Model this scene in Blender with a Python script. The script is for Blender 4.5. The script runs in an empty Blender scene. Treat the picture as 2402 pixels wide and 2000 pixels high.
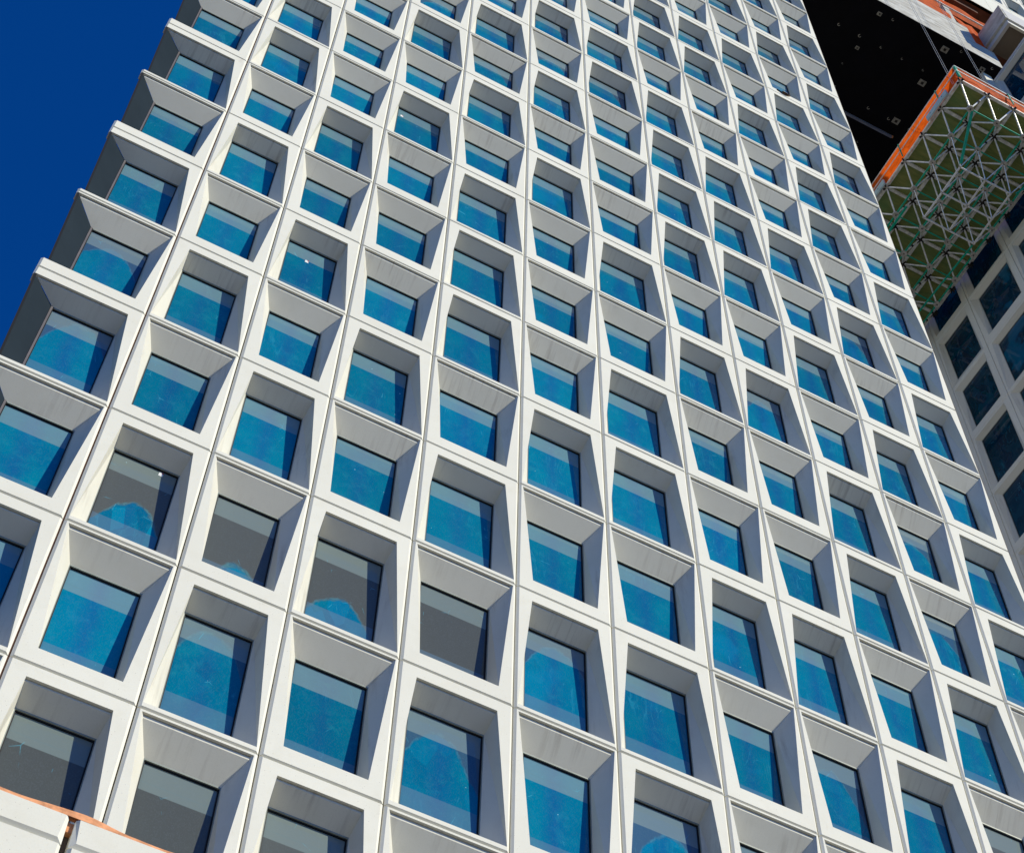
import bpy, math, random
from mathutils import Vector, Matrix
random.seed(7)
C = bpy.context.scene
COL = C.collection
S = 3.3                      # metres per storey; the layout below is in storeys: x right, y down, z into the wall
CX, CY, CZ = -0.27906, 13.87426, -5.18325
def P(x, y, z): return Vector((S*x, S*z, S*(CY-y)+1.6))
GROUND = CY + 1.6/S
US = [-0.642, 0, 0.5672, 1.1277, 1.7208, 2.3412, 2.9294, 3.5505, 4.1135, 4.6721, 5.2426, 5.8007, 6.3661]

# ------------------------------------------------------------------ materials
def srgb(r, g, b):
    f = lambda c: c/12.92 if c <= .04045 else ((c+.055)/1.055)**2.4
    return (f(r/255), f(g/255), f(b/255), 1)
class NT:
    def __init__(s, name):
        s.m = bpy.data.materials.new(name); s.m.use_nodes = True
        s.n = s.m.node_tree.nodes; s.l = s.m.node_tree.links
        s.b = s.n['Principled BSDF']
    def add(s, t, **kw):
        n = s.n.new(t)
        for k, v in kw.items():
            if k in n.inputs: n.inputs[k].default_value = v
            else: setattr(n, k, v)
        return n
    def link(s, a, b): s.l.new(a, b)
    def pos(s, scale=(1, 1, 1)):
        g = s.add('ShaderNodeNewGeometry'); mp = s.add('ShaderNodeMapping'); mp.inputs['Scale'].default_value = scale
        s.link(g.outputs['Position'], mp.inputs['Vector']); return mp.outputs['Vector']
    def noise(s, vec, scale, detail=4, rough=.55, dist=0):
        n = s.add('ShaderNodeTexNoise'); n.inputs['Scale'].default_value = scale; n.inputs['Detail'].default_value = detail
        n.inputs['Roughness'].default_value = rough; n.inputs['Distortion'].default_value = dist
        s.link(vec, n.inputs['Vector']); return n.outputs['Fac']
    def ramp(s, fac, stops):
        r = s.add('ShaderNodeValToRGB'); e = r.color_ramp.elements
        while len(e) < len(stops): e.new(.5)
        for i, (p, c) in enumerate(stops):
            e[i].position = p; e[i].color = c if len(c) == 4 else (*c, 1)
        s.link(fac, r.inputs['Fac']); return r.outputs['Color']
    def mix(s, a, b, f, mode='MIX'):
        m = s.add('ShaderNodeMix'); m.data_type = 'RGBA'; m.blend_type = mode
        for v, i in ((f, 0), (a, 6), (b, 7)):
            if hasattr(v, 'links'): s.link(v, m.inputs[i])
            else: m.inputs[i].default_value = v
        return m.outputs[2]
    def math(s, op, a, b=0.0, c=0.0, clamp=False):
        m = s.add('ShaderNodeMath'); m.operation = op; m.use_clamp = clamp
        for i, v in enumerate((a, b, c)):
            if hasattr(v, 'links'): s.link(v, m.inputs[i])
            else: m.inputs[i].default_value = v
        return m.outputs[0]
    def out(s, col, rough=.8, spec=.3, metal=0.0):
        if hasattr(col, 'links'): s.link(col, s.b.inputs['Base Color'])
        else: s.b.inputs['Base Color'].default_value = col
        if hasattr(rough, 'links'): s.link(rough, s.b.inputs['Roughness'])
        else: s.b.inputs['Roughness'].default_value = rough
        s.b.inputs['Specular IOR Level'].default_value = spec; s.b.inputs['Metallic'].default_value = metal
        return s.m
    def bump(s, h, strength=.2, dist=.01):
        b = s.add('ShaderNodeBump'); b.inputs['Strength'].default_value = strength; b.inputs['Distance'].default_value = dist
        s.link(h, b.inputs['Height']); s.link(b.outputs['Normal'], s.b.inputs['Normal'])

def g(v, k=1.0): return (v, v*k, v*k*k, 1)

def mat_concrete(name, base, stain=False, pits=True):
    t = NT(name); p = t.pos()
    big = t.noise(p, .35, 5); mid = t.noise(p, 2.6, 6, .6); fine = t.noise(p, 55, 3, .7)
    c = t.mix(base, tuple(x*.93 for x in base[:3])+(1,), t.ramp(big, [(.35, (0, 0, 0)), (.65, (1, 1, 1))]))
    c = t.mix(c, (base[0]*.90, base[1]*.89, base[2]*.86, 1), t.ramp(mid, [(.5, (0, 0, 0)), (.75, (.6, .6, .6))]))
    c = t.mix(c, (base[0]*.80, base[1]*.80, base[2]*.80, 1), t.ramp(fine, [(.5, (0, 0, 0)), (.72, (.45, .45, .45))]))
    if pits:
        v = t.add('ShaderNodeTexVoronoi'); v.inputs['Scale'].default_value = 14; t.link(p, v.inputs['Vector'])
        c = t.mix(c, (.16, .13, .11, 1), t.ramp(v.outputs['Distance'], [(.05, (.6, .6, .6)), (.09, (0, 0, 0))]))
        # rare rusty / sooty drips with their own shape
        n2 = t.noise(t.pos((2.2, 2.2, .55)), 1.5, 6, .6, .4)
        c = t.mix(c, (.45, .36, .28, 1), t.ramp(n2, [(.68, (0, 0, 0)), (.80, (.35, .35, .35))]))
    if stain:
        st = t.noise(t.pos((6.0, .35, .35)), 1.6, 5, .65, .15)
        ar = t.noise(t.pos(), .5, 3)
        m = t.math('MULTIPLY', t.ramp(st, [(.5, (0, 0, 0)), (.68, (1, 1, 1))]), t.ramp(ar, [(.46, (0, 0, 0)), (.62, (.42, .42, .42))]))
        c = t.mix(c, (.24, .20, .155, 1), m)
    t.bump(fine, .12, .004)
    return t.out(c, .82, .25)

def mat_flat(name, col, rough=.6, spec=.4, metal=0.0, var=.15, scale=3.0):
    t = NT(name); n = t.noise(t.pos(), scale, 5, .6)
    c = t.mix(col, tuple(x*(1-var*2) for x in col[:3])+(1,), t.ramp(n, [(.35, (0, 0, 0)), (.75, (1, 1, 1))]))
    return t.out(c, rough, spec, metal)

def mat_pane(name, film1, film2, bare, dustamt=.5, tint=1.0):
    """protective film behind glass: pv.r = how far up the film reaches, pv.g / pv.b = random per pane"""
    t = NT(name)
    at = t.add('ShaderNodeAttribute'); at.attribute_name = 'pv'
    sep = t.add('ShaderNodeSeparateColor'); t.link(at.outputs['Color'], sep.inputs['Color'])
    cov, r1, r2 = sep.outputs[0], sep.outputs[1], sep.outputs[2]
    uv = t.add('ShaderNodeUVMap'); uv.uv_map = 'uv'
    sx = t.add('ShaderNodeSeparateXYZ'); t.link(uv.outputs['UV'], sx.inputs[0]); v = sx.outputs[1]; u = sx.outputs[0]
    p = t.pos()
    big = t.noise(p, .9, 4, .6, .6); mid = t.noise(p, 4.5, 6, .65, .5); fine = t.noise(t.pos((1, 1, .6)), 60, 3, .7)
    bigger = t.noise(p, .55, 3, .5)
    film = t.mix(film1, film2, t.ramp(t.math('ADD', t.math('MULTIPLY', big, .7), t.math('MULTIPLY', r1, .3)), [(.38, (0, 0, 0)), (.62, (1, 1, 1))]))
    film = t.mix(film, (film1[0]+.01, film1[1]*.55, film1[2]*1.0, 1), t.ramp(t.math('ABSOLUTE', t.math('SUBTRACT', t.math('ADD', u, t.math('MULTIPLY', mid, .25)), .6)), [(.0, (.45, .45, .45)), (.2, (0, 0, 0))]))  # indigo upright band: a reflection painted into the film colour
    film = t.mix(film, (film2[0]+.02, film2[1]*1.35, film2[2]*1.25, 1), t.ramp(mid, [(.52, (0, 0, 0)), (.76, (.45, .45, .45))]))
    # sagging outline of the film: a dome whose height is cov
    du = t.math('SUBTRACT', u, t.math('ADD', .3, t.math('MULTIPLY', r2, .35)))
    edge = t.math('ADD', t.math('SUBTRACT', 1.0, v), t.math('MULTIPLY', t.math('MULTIPLY', du, du), 1.5))
    edge = t.math('ADD', edge, t.math('MULTIPLY', t.math('SUBTRACT', big, .5), .35))
    edge = t.math('ADD', edge, t.math('MULTIPLY', t.math('SUBTRACT', mid, .5), .10))
    film_here = t.ramp(t.math('SUBTRACT', cov, edge), [(.0, (0, 0, 0)), (.03, (1, 1, 1))])
    bare2 = t.mix(bare, (film1[0]+.035, film1[1]*.8, film1[2]*.68, 1), t.ramp(cov, [(.58, (0, 0, 0)), (.6, (1, 1, 1))]))
    # crumpled facets, light and dark sides painted in, strongest where the film has come loose
    vc = t.add('ShaderNodeTexVoronoi'); vc.inputs['Scale'].default_value = 3.4; t.link(t.mix(t.pos((1, 1, .55)), t.pos(), 0.0), vc.inputs['Vector'])
    sc_ = t.add('ShaderNodeSeparateColor'); t.link(vc.outputs['Color'], sc_.inputs['Color'])
    loose = t.ramp(cov, [(.0, (.75, .75, .75)), (.55, (.75, .75, .75)), (1.0, (.10, .10, .10))])
    film = t.mix(film, (.0, .18, .34, 1), t.math('MULTIPLY', t.ramp(sc_.outputs[0], [(.45, (0, 0, 0)), (.9, (.7, .7, .7))]), loose))
    film = t.mix(film, (.0, .045, .16, 1), t.math('MULTIPLY', t.ramp(sc_.outputs[1], [(.45, (0, 0, 0)), (.9, (.6, .6, .6))]), loose))
    rim = t.math('MULTIPLY', t.ramp(t.math('ABSOLUTE', t.math('SUBTRACT', cov, edge)), [(.0, (.26, .26, .26)), (.022, (0, 0, 0))]), t.ramp(mid, [(.42, (0, 0, 0)), (.55, (1, 1, 1))]))
    c = t.mix(bare2, film, film_here)
    c = t.mix(c, (.05, .40, .55, 1), rim)  # painted highlight along the free edge of the film
    hv = t.add('ShaderNodeHueSaturation'); t.link(c, hv.inputs['Color']); t.link(t.math('ADD', .482, t.math('MULTIPLY', r1, .03)), hv.inputs['Hue']); t.link(t.math('ADD', .84, t.math('MULTIPLY', r2, .34)), hv.inputs['Value'])
    c = hv.outputs['Color']
    # hanging folds: soft upright streaks, their highlight painted into the colour
    fo = t.noise(t.pos((2.6, 2.6, .42)), 1.25, 4, .55, .7)
    fm = t.math('MULTIPLY', t.ramp(t.math('ABSOLUTE', t.math('SUBTRACT', fo, .5)), [(.0, (1, 1, 1)), (.018, (0, 0, 0))]), t.ramp(t.noise(p, .8, 3), [(.52, (0, 0, 0)), (.66, (.34, .34, .34))]))
    c = t.mix(c, (.03, .30, .42, 1), t.math('MULTIPLY', fm, film_here))
    fold = t.math('SUBTRACT', t.math('ADD', t.math('MULTIPLY', bigger, 1.2), t.math('MULTIPLY', r1, .3)), .97)
    c = t.mix(c, (0.0, .19, .36, 1), t.math('MULTIPLY', t.ramp(fold, [(.0, (0, 0, 0)), (.06, (.35, .35, .35))]), film_here))
    # head rail and sill board standing right behind the glass
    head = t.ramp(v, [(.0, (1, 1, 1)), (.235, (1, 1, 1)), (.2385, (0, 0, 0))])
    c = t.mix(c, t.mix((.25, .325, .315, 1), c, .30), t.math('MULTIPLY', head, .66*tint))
    # fine double line of a rail below the head
    rail = t.ramp(t.math('ABSOLUTE', t.math('SUBTRACT', v, .17)), [(.0, (.25, .25, .25)), (.006, (0, 0, 0))])
    c = t.mix(c, (.12, .2, .22, 1), rail)
    sill = t.ramp(v, [(.775, (0, 0, 0)), (.779, (1, 1, 1))])
    c = t.mix(c, (.11, .19, .27, 1), t.math('MULTIPLY', sill, .45*tint))
    # dust, scratches and painted wrinkle sparkles on the outer face
    c = t.mix(c, (.22, .28, .31, 1), t.ramp(fine, [(.48, (0, 0, 0)), (.85, (dustamt, dustamt, dustamt))]))
    vo = t.add('ShaderNodeTexVoronoi'); vo.inputs['Scale'].default_value = 2.6; t.link(t.pos((1, 1, 1)), vo.inputs['Vector'])
    c = t.mix(c, (.55, .85, .9, 1), t.math('MULTIPLY', t.ramp(vo.outputs['Distance'], [(.018, (.9, .9, .9)), (.034, (0, 0, 0))]), t.ramp(mid, [(.5, (0, 0, 0)), (.56, (1, 1, 1))])))
    cr = t.add('ShaderNodeTexVoronoi'); cr.feature = 'DISTANCE_TO_EDGE'; cr.inputs['Scale'].default_value = 1.9
    t.link(t.mix(t.pos((1, 1, .6)), (0, 0, 0, 1), 0.0), cr.inputs['Vector'])
    crm = t.math('MULTIPLY', t.ramp(cr.outputs['Distance'], [(.0, (1, 1, 1)), (.012, (0, 0, 0))]), t.ramp(t.noise(p, 3.1, 3), [(.6, (0, 0, 0)), (.68, (.4, .4, .4))]))
    c = t.mix(c, (.1, .5, .65, 1), crm)
    t.out(c, .9, 0.0)
    t.b.inputs['Coat Weight'].default_value = .8; t.b.inputs['Coat Roughness'].default_value = .025; t.b.inputs['Coat IOR'].default_value = 1.45
    w = t.add('ShaderNodeBump'); w.inputs['Strength'].default_value = .03; w.inputs['Distance'].default_value = .02
    t.link(bigger, w.inputs['Height']); t.link(w.outputs['Normal'], t.b.inputs['Coat Normal'])
    return t.m

WHITE = (.73, .71, .605, 1)
M = {}
M['conc'] = mat_concrete('precast_white', WHITE)
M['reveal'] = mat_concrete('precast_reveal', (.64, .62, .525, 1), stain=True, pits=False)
M['joint'] = mat_flat('joint_sealant', (.11, .085, .065, 1), .9, .1)
M['frame'] = mat_flat('frame_grey', (.26, .29, .26, 1), .5, .4)
M['gasket'] = mat_flat('gasket_black', (.010, .010, .010, 1), .6, .2)
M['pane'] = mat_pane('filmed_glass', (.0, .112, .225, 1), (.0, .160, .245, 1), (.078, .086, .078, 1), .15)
M['pane_shade'] = mat_pane('filmed_glass_shaded', (.0, .018, .045, 1), (.0, .030, .055, 1), (.012, .02, .022, 1), .05, .05)  # darker copy of the pane, the wing's shade put into its colour
M['corner'] = mat_flat('corner_glazing', (.024, .034, .043, 1), .6, 0.0, 0, .12, .5)
M['post'] = mat_flat('corner_post', (.17, .15, .14, 1), .4, .5)
M['seam'] = mat_flat('brown_seam', (.09, .045, .03, 1), .9, .1)
M['core'] = mat_flat('core_dark', (.045, .04, .037, 1), .9, .1)
M['plain'] = mat_concrete('plain_wall', (.55, .54, .52, 1), pits=False)
M['black'] = mat_flat('black_membrane', (.0035, .0035, .006, 1), .75, .12, 0, .3, 1.2)
M['steel'] = mat_flat('galvanised', (.85, .85, .84, 1), .45, .5, .1, .2, 6)
M['alu'] = mat_flat('aluminium_beam', (.80, .78, .72, 1), .55, .4, .3, .25, 6)
M['node'] = mat_flat('node_plate', (.55, .53, .48, 1), .6, .4, .1, .3, 9)
M['clamp'] = mat_flat('dark_clamps', (.035, .03, .026, 1), .7, .3, .2, .3, 9)
M['green'] = mat_flat('green_tube', (.0, .40, .25, 1), .5, .4, 0, .25, 4)
M['board'] = mat_flat('pale_blue_board', (.42, .56, .60, 1), .7, .3, 0, .1, 3)
M['bar'] = mat_flat('blue_grey_bar', (.16, .18, .26, 1), .5, .4)
M['brown'] = mat_flat('primed_steel', (.16, .065, .040, 1), .8, .2, 0, .25, 2)
M['plate'] = mat_flat('embed_plate', (.36, .35, .31, 1), .7, .3, 0, .35, 7)
M['cable'] = mat_flat('wire_rope', (.5, .5, .48, 1), .6, .3, .1)
M['brownc'] = mat_concrete('stained_soffit_concrete', (.20, .165, .125, 1), stain=False, pits=True)
def mat_board_form():
    t = NT('cast_concrete_fascia'); p = t.pos()
    a = t.noise(t.pos((.35, .35, 2.5)), 1.6, 7, .7, .4); b = t.noise(p, 1.4, 6, .65, .3); f = t.noise(p, 30, 3, .7)
    c = t.mix((.50, .49, .44, 1), (.26, .24, .20, 1), t.ramp(a, [(.42, (0, 0, 0)), (.66, (1, 1, 1))]))
    c = t.mix(c, (.62, .62, .57, 1), t.ramp(b, [(.5, (0, 0, 0)), (.68, (.8, .8, .8))]))
    c = t.mix(c, (.16, .14, .12, 1), t.ramp(t.noise(t.pos((.5, .5, 3)), 3.3, 6, .8, .8), [(.62, (0, 0, 0)), (.70, (.55, .55, .55))]))
    t.bump(f, .3, .01); return t.out(c, .88, .2)
M['fascia'] = mat_board_form()
def mat_ply():
    t = NT('plywood_deck'); n = t.noise(t.pos((.5, 3, .5)), 2.2, 6, .65, .5); w = t.noise(t.pos(), .7, 3)
    c = t.mix((.25, .25, .075, 1), (.13, .17, .045, 1), t.ramp(n, [(.35, (0, 0, 0)), (.65, (1, 1, 1))]))
    c = t.mix(c, (.10, .22, .09, 1), t.ramp(w, [(.42, (0, 0, 0)), (.66, (.55, .55, .55))]))
    return t.out(c, .7, .3)
M['ply'] = mat_ply()
def mat_net(name, col):
    t = NT(name); n = t.noise(t.pos(), 1.8, 6, .7, .8); f = t.noise(t.pos(), 60, 2)
    c = t.mix(col, (col[0]*.62, col[1]*.55, col[2]*.5, 1), t.ramp(n, [(.42, (0, 0, 0)), (.68, (1, 1, 1))]))
    t.out(c, .7, .2)
    tr = t.add('ShaderNodeBsdfTranslucent'); t.link(c, tr.inputs['Color'])
    tp = t.add('ShaderNodeBsdfTransparent'); mx = t.add('ShaderNodeMixShader'); mx2 = t.add('ShaderNodeMixShader')
    mx.inputs[0].default_value = .45
    t.link(t.b.outputs[0], mx.inputs[1]); t.link(tr.outputs[0], mx.inputs[2])
    t.link(t.ramp(f, [(.55, (0, 0, 0)), (.75, (.35, .35, .35))]), mx2.inputs[0])
    t.link(mx.outputs[0], mx2.inputs[1]); t.link(tp.outputs[0], mx2.inputs[2])
    t.link(mx2.outputs[0], t.n['Material Output'].inputs['Surface'])
    return t.m
M['net'] = mat_net('orange_net', (.90, .145, .010, 1))
M['foam'] = mat_flat('orange_wrap', (.80, .36, .17, 1), .8, .2, 0, .3, 6)
M['bird'] = mat_flat('bird_feathers', (.16, .10, .06, 1), .8, .2, 0, .3, 30)
M['bird_dark'] = mat_flat('bird_dark_feathers', (.02, .012, .01, 1), .8, .2)
M['bird_pale'] = mat_flat('bird_pale_bar', (.6, .56, .48, 1), .8, .2)
M['paper'] = mat_flat('white_sticker', (.75, .75, .73, 1), .7, .3, 0, .03)
M['red'] = mat_flat('red_mark', (.55, .02, .03, 1), .6, .3)
def mat_ground():
    t = NT('ground_paving'); p = t.pos(); n = t.noise(p, .25, 6); b = t.add('ShaderNodeTexBrick'); b.inputs['Scale'].default_value = .8
    t.link(p, b.inputs['Vector']); b.inputs['Color1'].default_value = (.29, .25, .17, 1); b.inputs['Color2'].default_value = (.23, .21, .165, 1)
    b.inputs['Mortar'].default_value = (.16, .15, .14, 1); b.inputs['Mortar Size'].default_value = .012
    c = t.mix(b.outputs['Color'], (.17, .155, .135, 1), t.ramp(n, [(.4, (0, 0, 0)), (.7, (.6, .6, .6))])); return t.out(c, .85, .25)
M['ground'] = mat_ground()
M['asphalt'] = mat_flat('asphalt', (.05, .05, .052, 1), .9, .2, 0, .2, 1.5)
M['paint'] = mat_flat('road_paint', (.7, .7, .68, 1), .7, .3, 0, .1)

# ------------------------------------------------------------------ object helpers
def link(o, parent=None):
    COL.objects.link(o)
    if parent is not None: o.parent = parent
    return o
def thing(name, label, cat, loc, group=None, kind=None):
    o = bpy.data.objects.new(name, None); o.empty_display_size = .5; link(o); o.location = loc
    o['label'] = label; o['category'] = cat
    if group: o['group'] = group
    if kind: o['kind'] = kind
    return o
def tag(o, label, cat, group=None, kind=None):
    o['label'] = label; o['category'] = cat
    if group: o['group'] = group
    if kind: o['kind'] = kind
    return o
class MB:
    """collects geometry in world metres; build() makes one object with its origin at o"""
    def __init__(s): s.v = []; s.f = []; s.mi = []; s.mats = []; s.uv = {}; s.pv = {}; s.sm = []
    def mat(s, m):
        m = M[m]
        if m not in s.mats: s.mats.append(m)
        return s.mats.index(m)
    def poly(s, pts, m, uv=None, pv=None, smooth=False):
        b = len(s.v); s.v += [tuple(p) for p in pts]; s.f.append(tuple(range(b, b+len(pts)))); s.mi.append(s.mat(m)); s.sm.append(smooth)
        if uv: s.uv[len(s.f)-1] = uv
        if pv: s.pv[len(s.f)-1] = pv
    def box(s, a, b, m, skip=()):
        a, b = Vector(a), Vector(b)
        lo = Vector((min(a[i], b[i]) for i in range(3))); hi = Vector((max(a[i], b[i]) for i in range(3)))
        x0, y0, z0 = lo; x1, y1, z1 = hi
        q = {'-y': [(x0, y0, z0), (x1, y0, z0), (x1, y0, z1), (x0, y0, z1)], '+y': [(x1, y1, z0), (x0, y1, z0), (x0, y1, z1), (x1, y1, z1)],
             '-x': [(x0, y1, z0), (x0, y0, z0), (x0, y0, z1), (x0, y1, z1)], '+x': [(x1, y0, z0), (x1, y1, z0), (x1, y1, z1), (x1, y0, z1)],
             '-z': [(x0, y1, z0), (x1, y1, z0), (x1, y0, z0), (x0, y0, z0)], '+z': [(x0, y0, z1), (x1, y0, z1), (x1, y1, z1), (x0, y1, z1)]}
        for k, f in q.items():
            if k not in skip: s.poly(f, m)
    def fbox(s, a, b, m): s.box(P(*a), P(*b), m)
    def tube(s, a, b, r, m, n=8, r2=None):
        a, b = Vector(a), Vector(b); d = (b-a).normalized(); r2 = r if r2 is None else r2
        u = d.orthogonal().normalized(); w = d.cross(u)
        A = [a+(u*math.cos(2*math.pi*i/n)+w*math.sin(2*math.pi*i/n))*r for i in range(n)]
        B = [b+(u*math.cos(2*math.pi*i/n)+w*math.sin(2*math.pi*i/n))*r2 for i in range(n)]
        for i in range(n):
            j = (i+1) % n; s.poly([A[i], A[j], B[j], B[i]], m, smooth=True)
        s.poly(A[::-1], m); s.poly(B, m)
    def bar(s, a, b, w, h, m, up=Vector((0, 0, 1))):
        a, b = Vector(a), Vector(b); d = (b-a).normalized(); side = d.cross(up).normalized()*w/2; vv = side.cross(d).normalized()*h/2
        A = [a-side-vv, a+side-vv, a+side+vv, a-side+vv]; B = [p+(b-a) for p in A]
        for i in range(4):
            j = (i+1) % 4; s.poly([A[i], A[j], B[j], B[i]], m)
        s.poly(A[::-1], m); s.poly(B, m)
    def mesh(s, name, o):
        me = bpy.data.meshes.new(name); me.from_pydata([(x-o[0], y-o[1], z-o[2]) for x, y, z in s.v], [], s.f)
        for m in s.mats: me.materials.append(m)
        me.polygons.foreach_set('material_index', s.mi); me.polygons.foreach_set('use_smooth', s.sm)
        if s.uv:
            ul = me.uv_layers.new(name='uv')
            for fi, uv in s.uv.items():
                for li, q in zip(me.polygons[fi].loop_indices, uv): ul.data[li].uv = q
        if s.pv:
            ca = me.color_attributes.new('pv', 'FLOAT_COLOR', 'CORNER')
            for fi, c in s.pv.items():
                for li in me.polygons[fi].loop_indices: ca.data[li].color = (*c, 1)
        me.update(); return me
    def build(s, name, parent=None, o=None, base=None):
        """o: world origin of the new object; base: world origin of the parent"""
        base = Vector(base) if base is not None else (Vector(parent.location) if parent is not None else Vector((0, 0, 0)))
        o = Vector(o) if o is not None else base
        ob = bpy.data.objects.new(name, s.mesh(name, o)); link(ob, parent); ob.location = o-(base if parent is not None else Vector((0, 0, 0)))
        return ob

# ------------------------------------------------------------------ precast window panel
class Frame:
    """local axes of a facade: u right, v down, w into the wall (storeys)"""
    def __init__(s, o, U, V, W): s.o, s.U, s.V, s.W = o, U, V, W
    def __call__(s, u, v, w): return P(*[s.o[i]+u*s.U[i]+v*s.V[i]+w*s.W[i] for i in range(3)])
def main_frame(x, y, z=0.0): return Frame((x, y, z), (1, 0, 0), (0, 1, 0), (0, 0, 1))
def wing_frame(z, y, x): return Frame((x, y, z), (0, 0, -1), (0, 1, 0), (1, 0, 0))

def opening(kind, W, H=1.0):
    if kind == 'A': return [(.026, .022), (W-.022, .022), (W-.087, .897*H), (.098, .897*H)]
    return [(.095, .084), (W-.090, .084), (W-.018, .966*H), (.020, .966*H)]
def panel(mb, F, W, H, op, inn, d, gu0, gu1, cx=.013, cy=.0075, cd=.010, side=.06, corner=False, groove=True, gv=.0022):
    """op: front opening corners TL TR BR BL; inn: (u0, u1, v0, v1) rear opening; d: depth"""
    o0, o1, v0, v1 = gu0, W-gu1, gv, H-gv
    R = [(o0, v0), (o1, v0), (o1, v1), (o0, v1)]
    Q = [(o0+cx, v0+cy), (o1-cx, v0+cy), (o1-cx, v1-cy), (o0+cx, v1-cy)]
    for i in range(4):                                      # chamfers, sides
        j = (i+1) % 4
        if corner and i == 3: continue
        mb.poly([F(*R[j], cd), F(*R[i], cd), F(*Q[i], 0), F(*Q[j], 0)], 'conc')
        mb.poly([F(*R[j], side), F(*R[i], side), F(*R[i], cd), F(*R[j], cd)], 'conc')
    if not corner:
        for i in range(4):
            j = (i+1) % 4; mb.poly([F(*Q[j], 0), F(*Q[i], 0), F(*op[i], 0), F(*op[j], 0)], 'conc')
    else:
        tl, tr, br, bl = op
        mb.poly([F(*Q[1], 0), F(*Q[0], 0), F(tl[0], tl[1], 0), F(*tr, 0)], 'conc')
        mb.poly([F(*Q[2], 0), F(*Q[1], 0), F(*tr, 0), F(*br, 0)], 'conc')
        mb.poly([F(*Q[3], 0), F(*Q[2], 0), F(*br, 0), F(Q[3][0], bl[1], 0)], 'conc')
        for (a, b) in ((v0, tl[1]), (bl[1], v1)):           # the tips of the two edge bars
            mb.poly([F(o0, b, cd), F(o0, a, cd), F(o0, a, side), F(o0, b, side)], 'conc')
            mb.poly([F(o0+cx, b, 0), F(o0+cx, a+(cy if a == v0 else 0), 0), F(o0, a, cd), F(o0, b, cd)], 'conc')
        mb.poly([F(o0, tl[1], cd), F(o0, tl[1], side), F(tl[0]+.15, tl[1]+.002, side), F(o0+cx, tl[1], 0)], 'conc')
    i0, i1, w0, w1 = inn
    tl, tr, br, bl = op
    yt = (tl[1]+tr[1])/2
    prof = [(0, yt)]
    if groove:
        gd = .011
        prof += [(gd, yt+.003), (gd, yt-.005), (gd+.0045, yt-.005), (gd+.0045, yt+(w0-yt)*(gd+.0045)/d)]
    prof.append((d, w0))
    def lr(dd):
        t = dd/d; return tl[0]+(i0-tl[0])*t, tr[0]+(i1-tr[0])*t
    pts = []
    for dd, v in prof:
        a, b = lr(dd); pts.append((F(a, v, dd), F(b, v, dd)))
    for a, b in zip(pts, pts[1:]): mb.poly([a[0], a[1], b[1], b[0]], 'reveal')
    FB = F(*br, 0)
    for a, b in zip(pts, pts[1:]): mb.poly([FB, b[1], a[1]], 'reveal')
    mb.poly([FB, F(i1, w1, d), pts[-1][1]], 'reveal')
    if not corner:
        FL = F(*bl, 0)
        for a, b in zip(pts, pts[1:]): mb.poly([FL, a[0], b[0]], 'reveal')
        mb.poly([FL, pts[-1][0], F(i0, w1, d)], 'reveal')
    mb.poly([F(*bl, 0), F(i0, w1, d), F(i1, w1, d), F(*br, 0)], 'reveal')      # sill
def win_frame(mb, F, inn, d, fw=.008, gk=.006, gd=.016):
    i0, i1, w0, w1 = inn
    a = [(i0, w0), (i1, w0), (i1, w1), (i0, w1)]
    fy = .009
    b = [(i0+fw*.5, w0+fy), (i1-fw*.5, w0+fy), (i1-fw*.5, w1-fy), (i0+fw*.5, w1-fy)]
    c = [(x+(gk if k in (0, 3) else -gk), y+(gk if k < 2 else -gk)) for k, (x, y) in enumerate(b)]
    for i in range(4):
        j = (i+1) % 4
        mb.poly([F(*a[j], d), F(*a[i], d), F(*b[i], d), F(*b[j], d)], 'frame')
        mb.poly([F(*b[j], d), F(*b[i], d), F(*b[i], d+.006), F(*b[j], d+.006)], 'frame')
        mb.poly([F(*b[j], d+.006), F(*b[i], d+.006), F(*c[i], d+.007), F(*c[j], d+.007)], 'gasket')
        mb.poly([F(*c[j], d+.007), F(*c[i], d+.007), F(*c[i], d+gd), F(*c[j], d+gd)], 'gasket')
def win_pane(mb, F, inn, dz, pv, m='pane'):
    i0, i1, w0, w1 = inn
    mb.poly([F(i0, w0, dz), F(i0, w1, dz), F(i1, w1, dz), F(i1, w0, dz)], m, uv=[(0, 0), (0, 1), (1, 1), (1, 0)], pv=pv)

# rows are the storeys from the top of the photo down; A = deep sloping head, B = framed head
TYPES = {
 0: (0, 'ABABABABA'), 1: (-1, 'BBABABABABB'), 2: (-2, 'AAABABABABAB'), 3: (-3, 'ABABAAABABABB'), 4: (-4, 'ABABABBBABABA'),
 5: (-5, 'ABABABABAABABAB'[:15]), 6: (-6, 'AABBAAABABBABB'), 7: (-6, 'BBABBBBABAABAA'), 8: (-7, 'ABBAABBBABAABAA'),
 9: (-8, 'BABBABABAABABABB'[:16]), 10: (-9, 'BABABABBAB' 'ABABAB'), 11: (-10, 'BABABABAABABABABAB'[:18])}
TYPES[2] = (-2, 'AAABABABABAB')
def set_types():
    T = {}
    def put(k, s, d):
        for i, c in enumerate(d): T[(k, s+i)] = c
    put(0, 0, 'ABABABABA')
    put(1, -1, 'BBABABABABB')
    put(2, -2, 'AAABABABABA')        # r-2 .. r8
    put(3, -3, 'ABABAAABABAB')       # r-3 .. r8
    put(4, -4, 'AABABABBABABA')
    put(5, -5, 'ABABABAAABABA')
    put(6, -6, 'AABBAAABABBABB')
    put(7, -6, 'BBABBBBABAABAA')
    put(8, -7, 'ABBAABBBABAABAA')
    put(9, -8, 'BABBABABAABABBAB')
    put(10, -9, 'BABABABBBAABABAB')
    put(11, -10, 'BABABABAABABABBA')
    return T
T = set_types()
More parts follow.
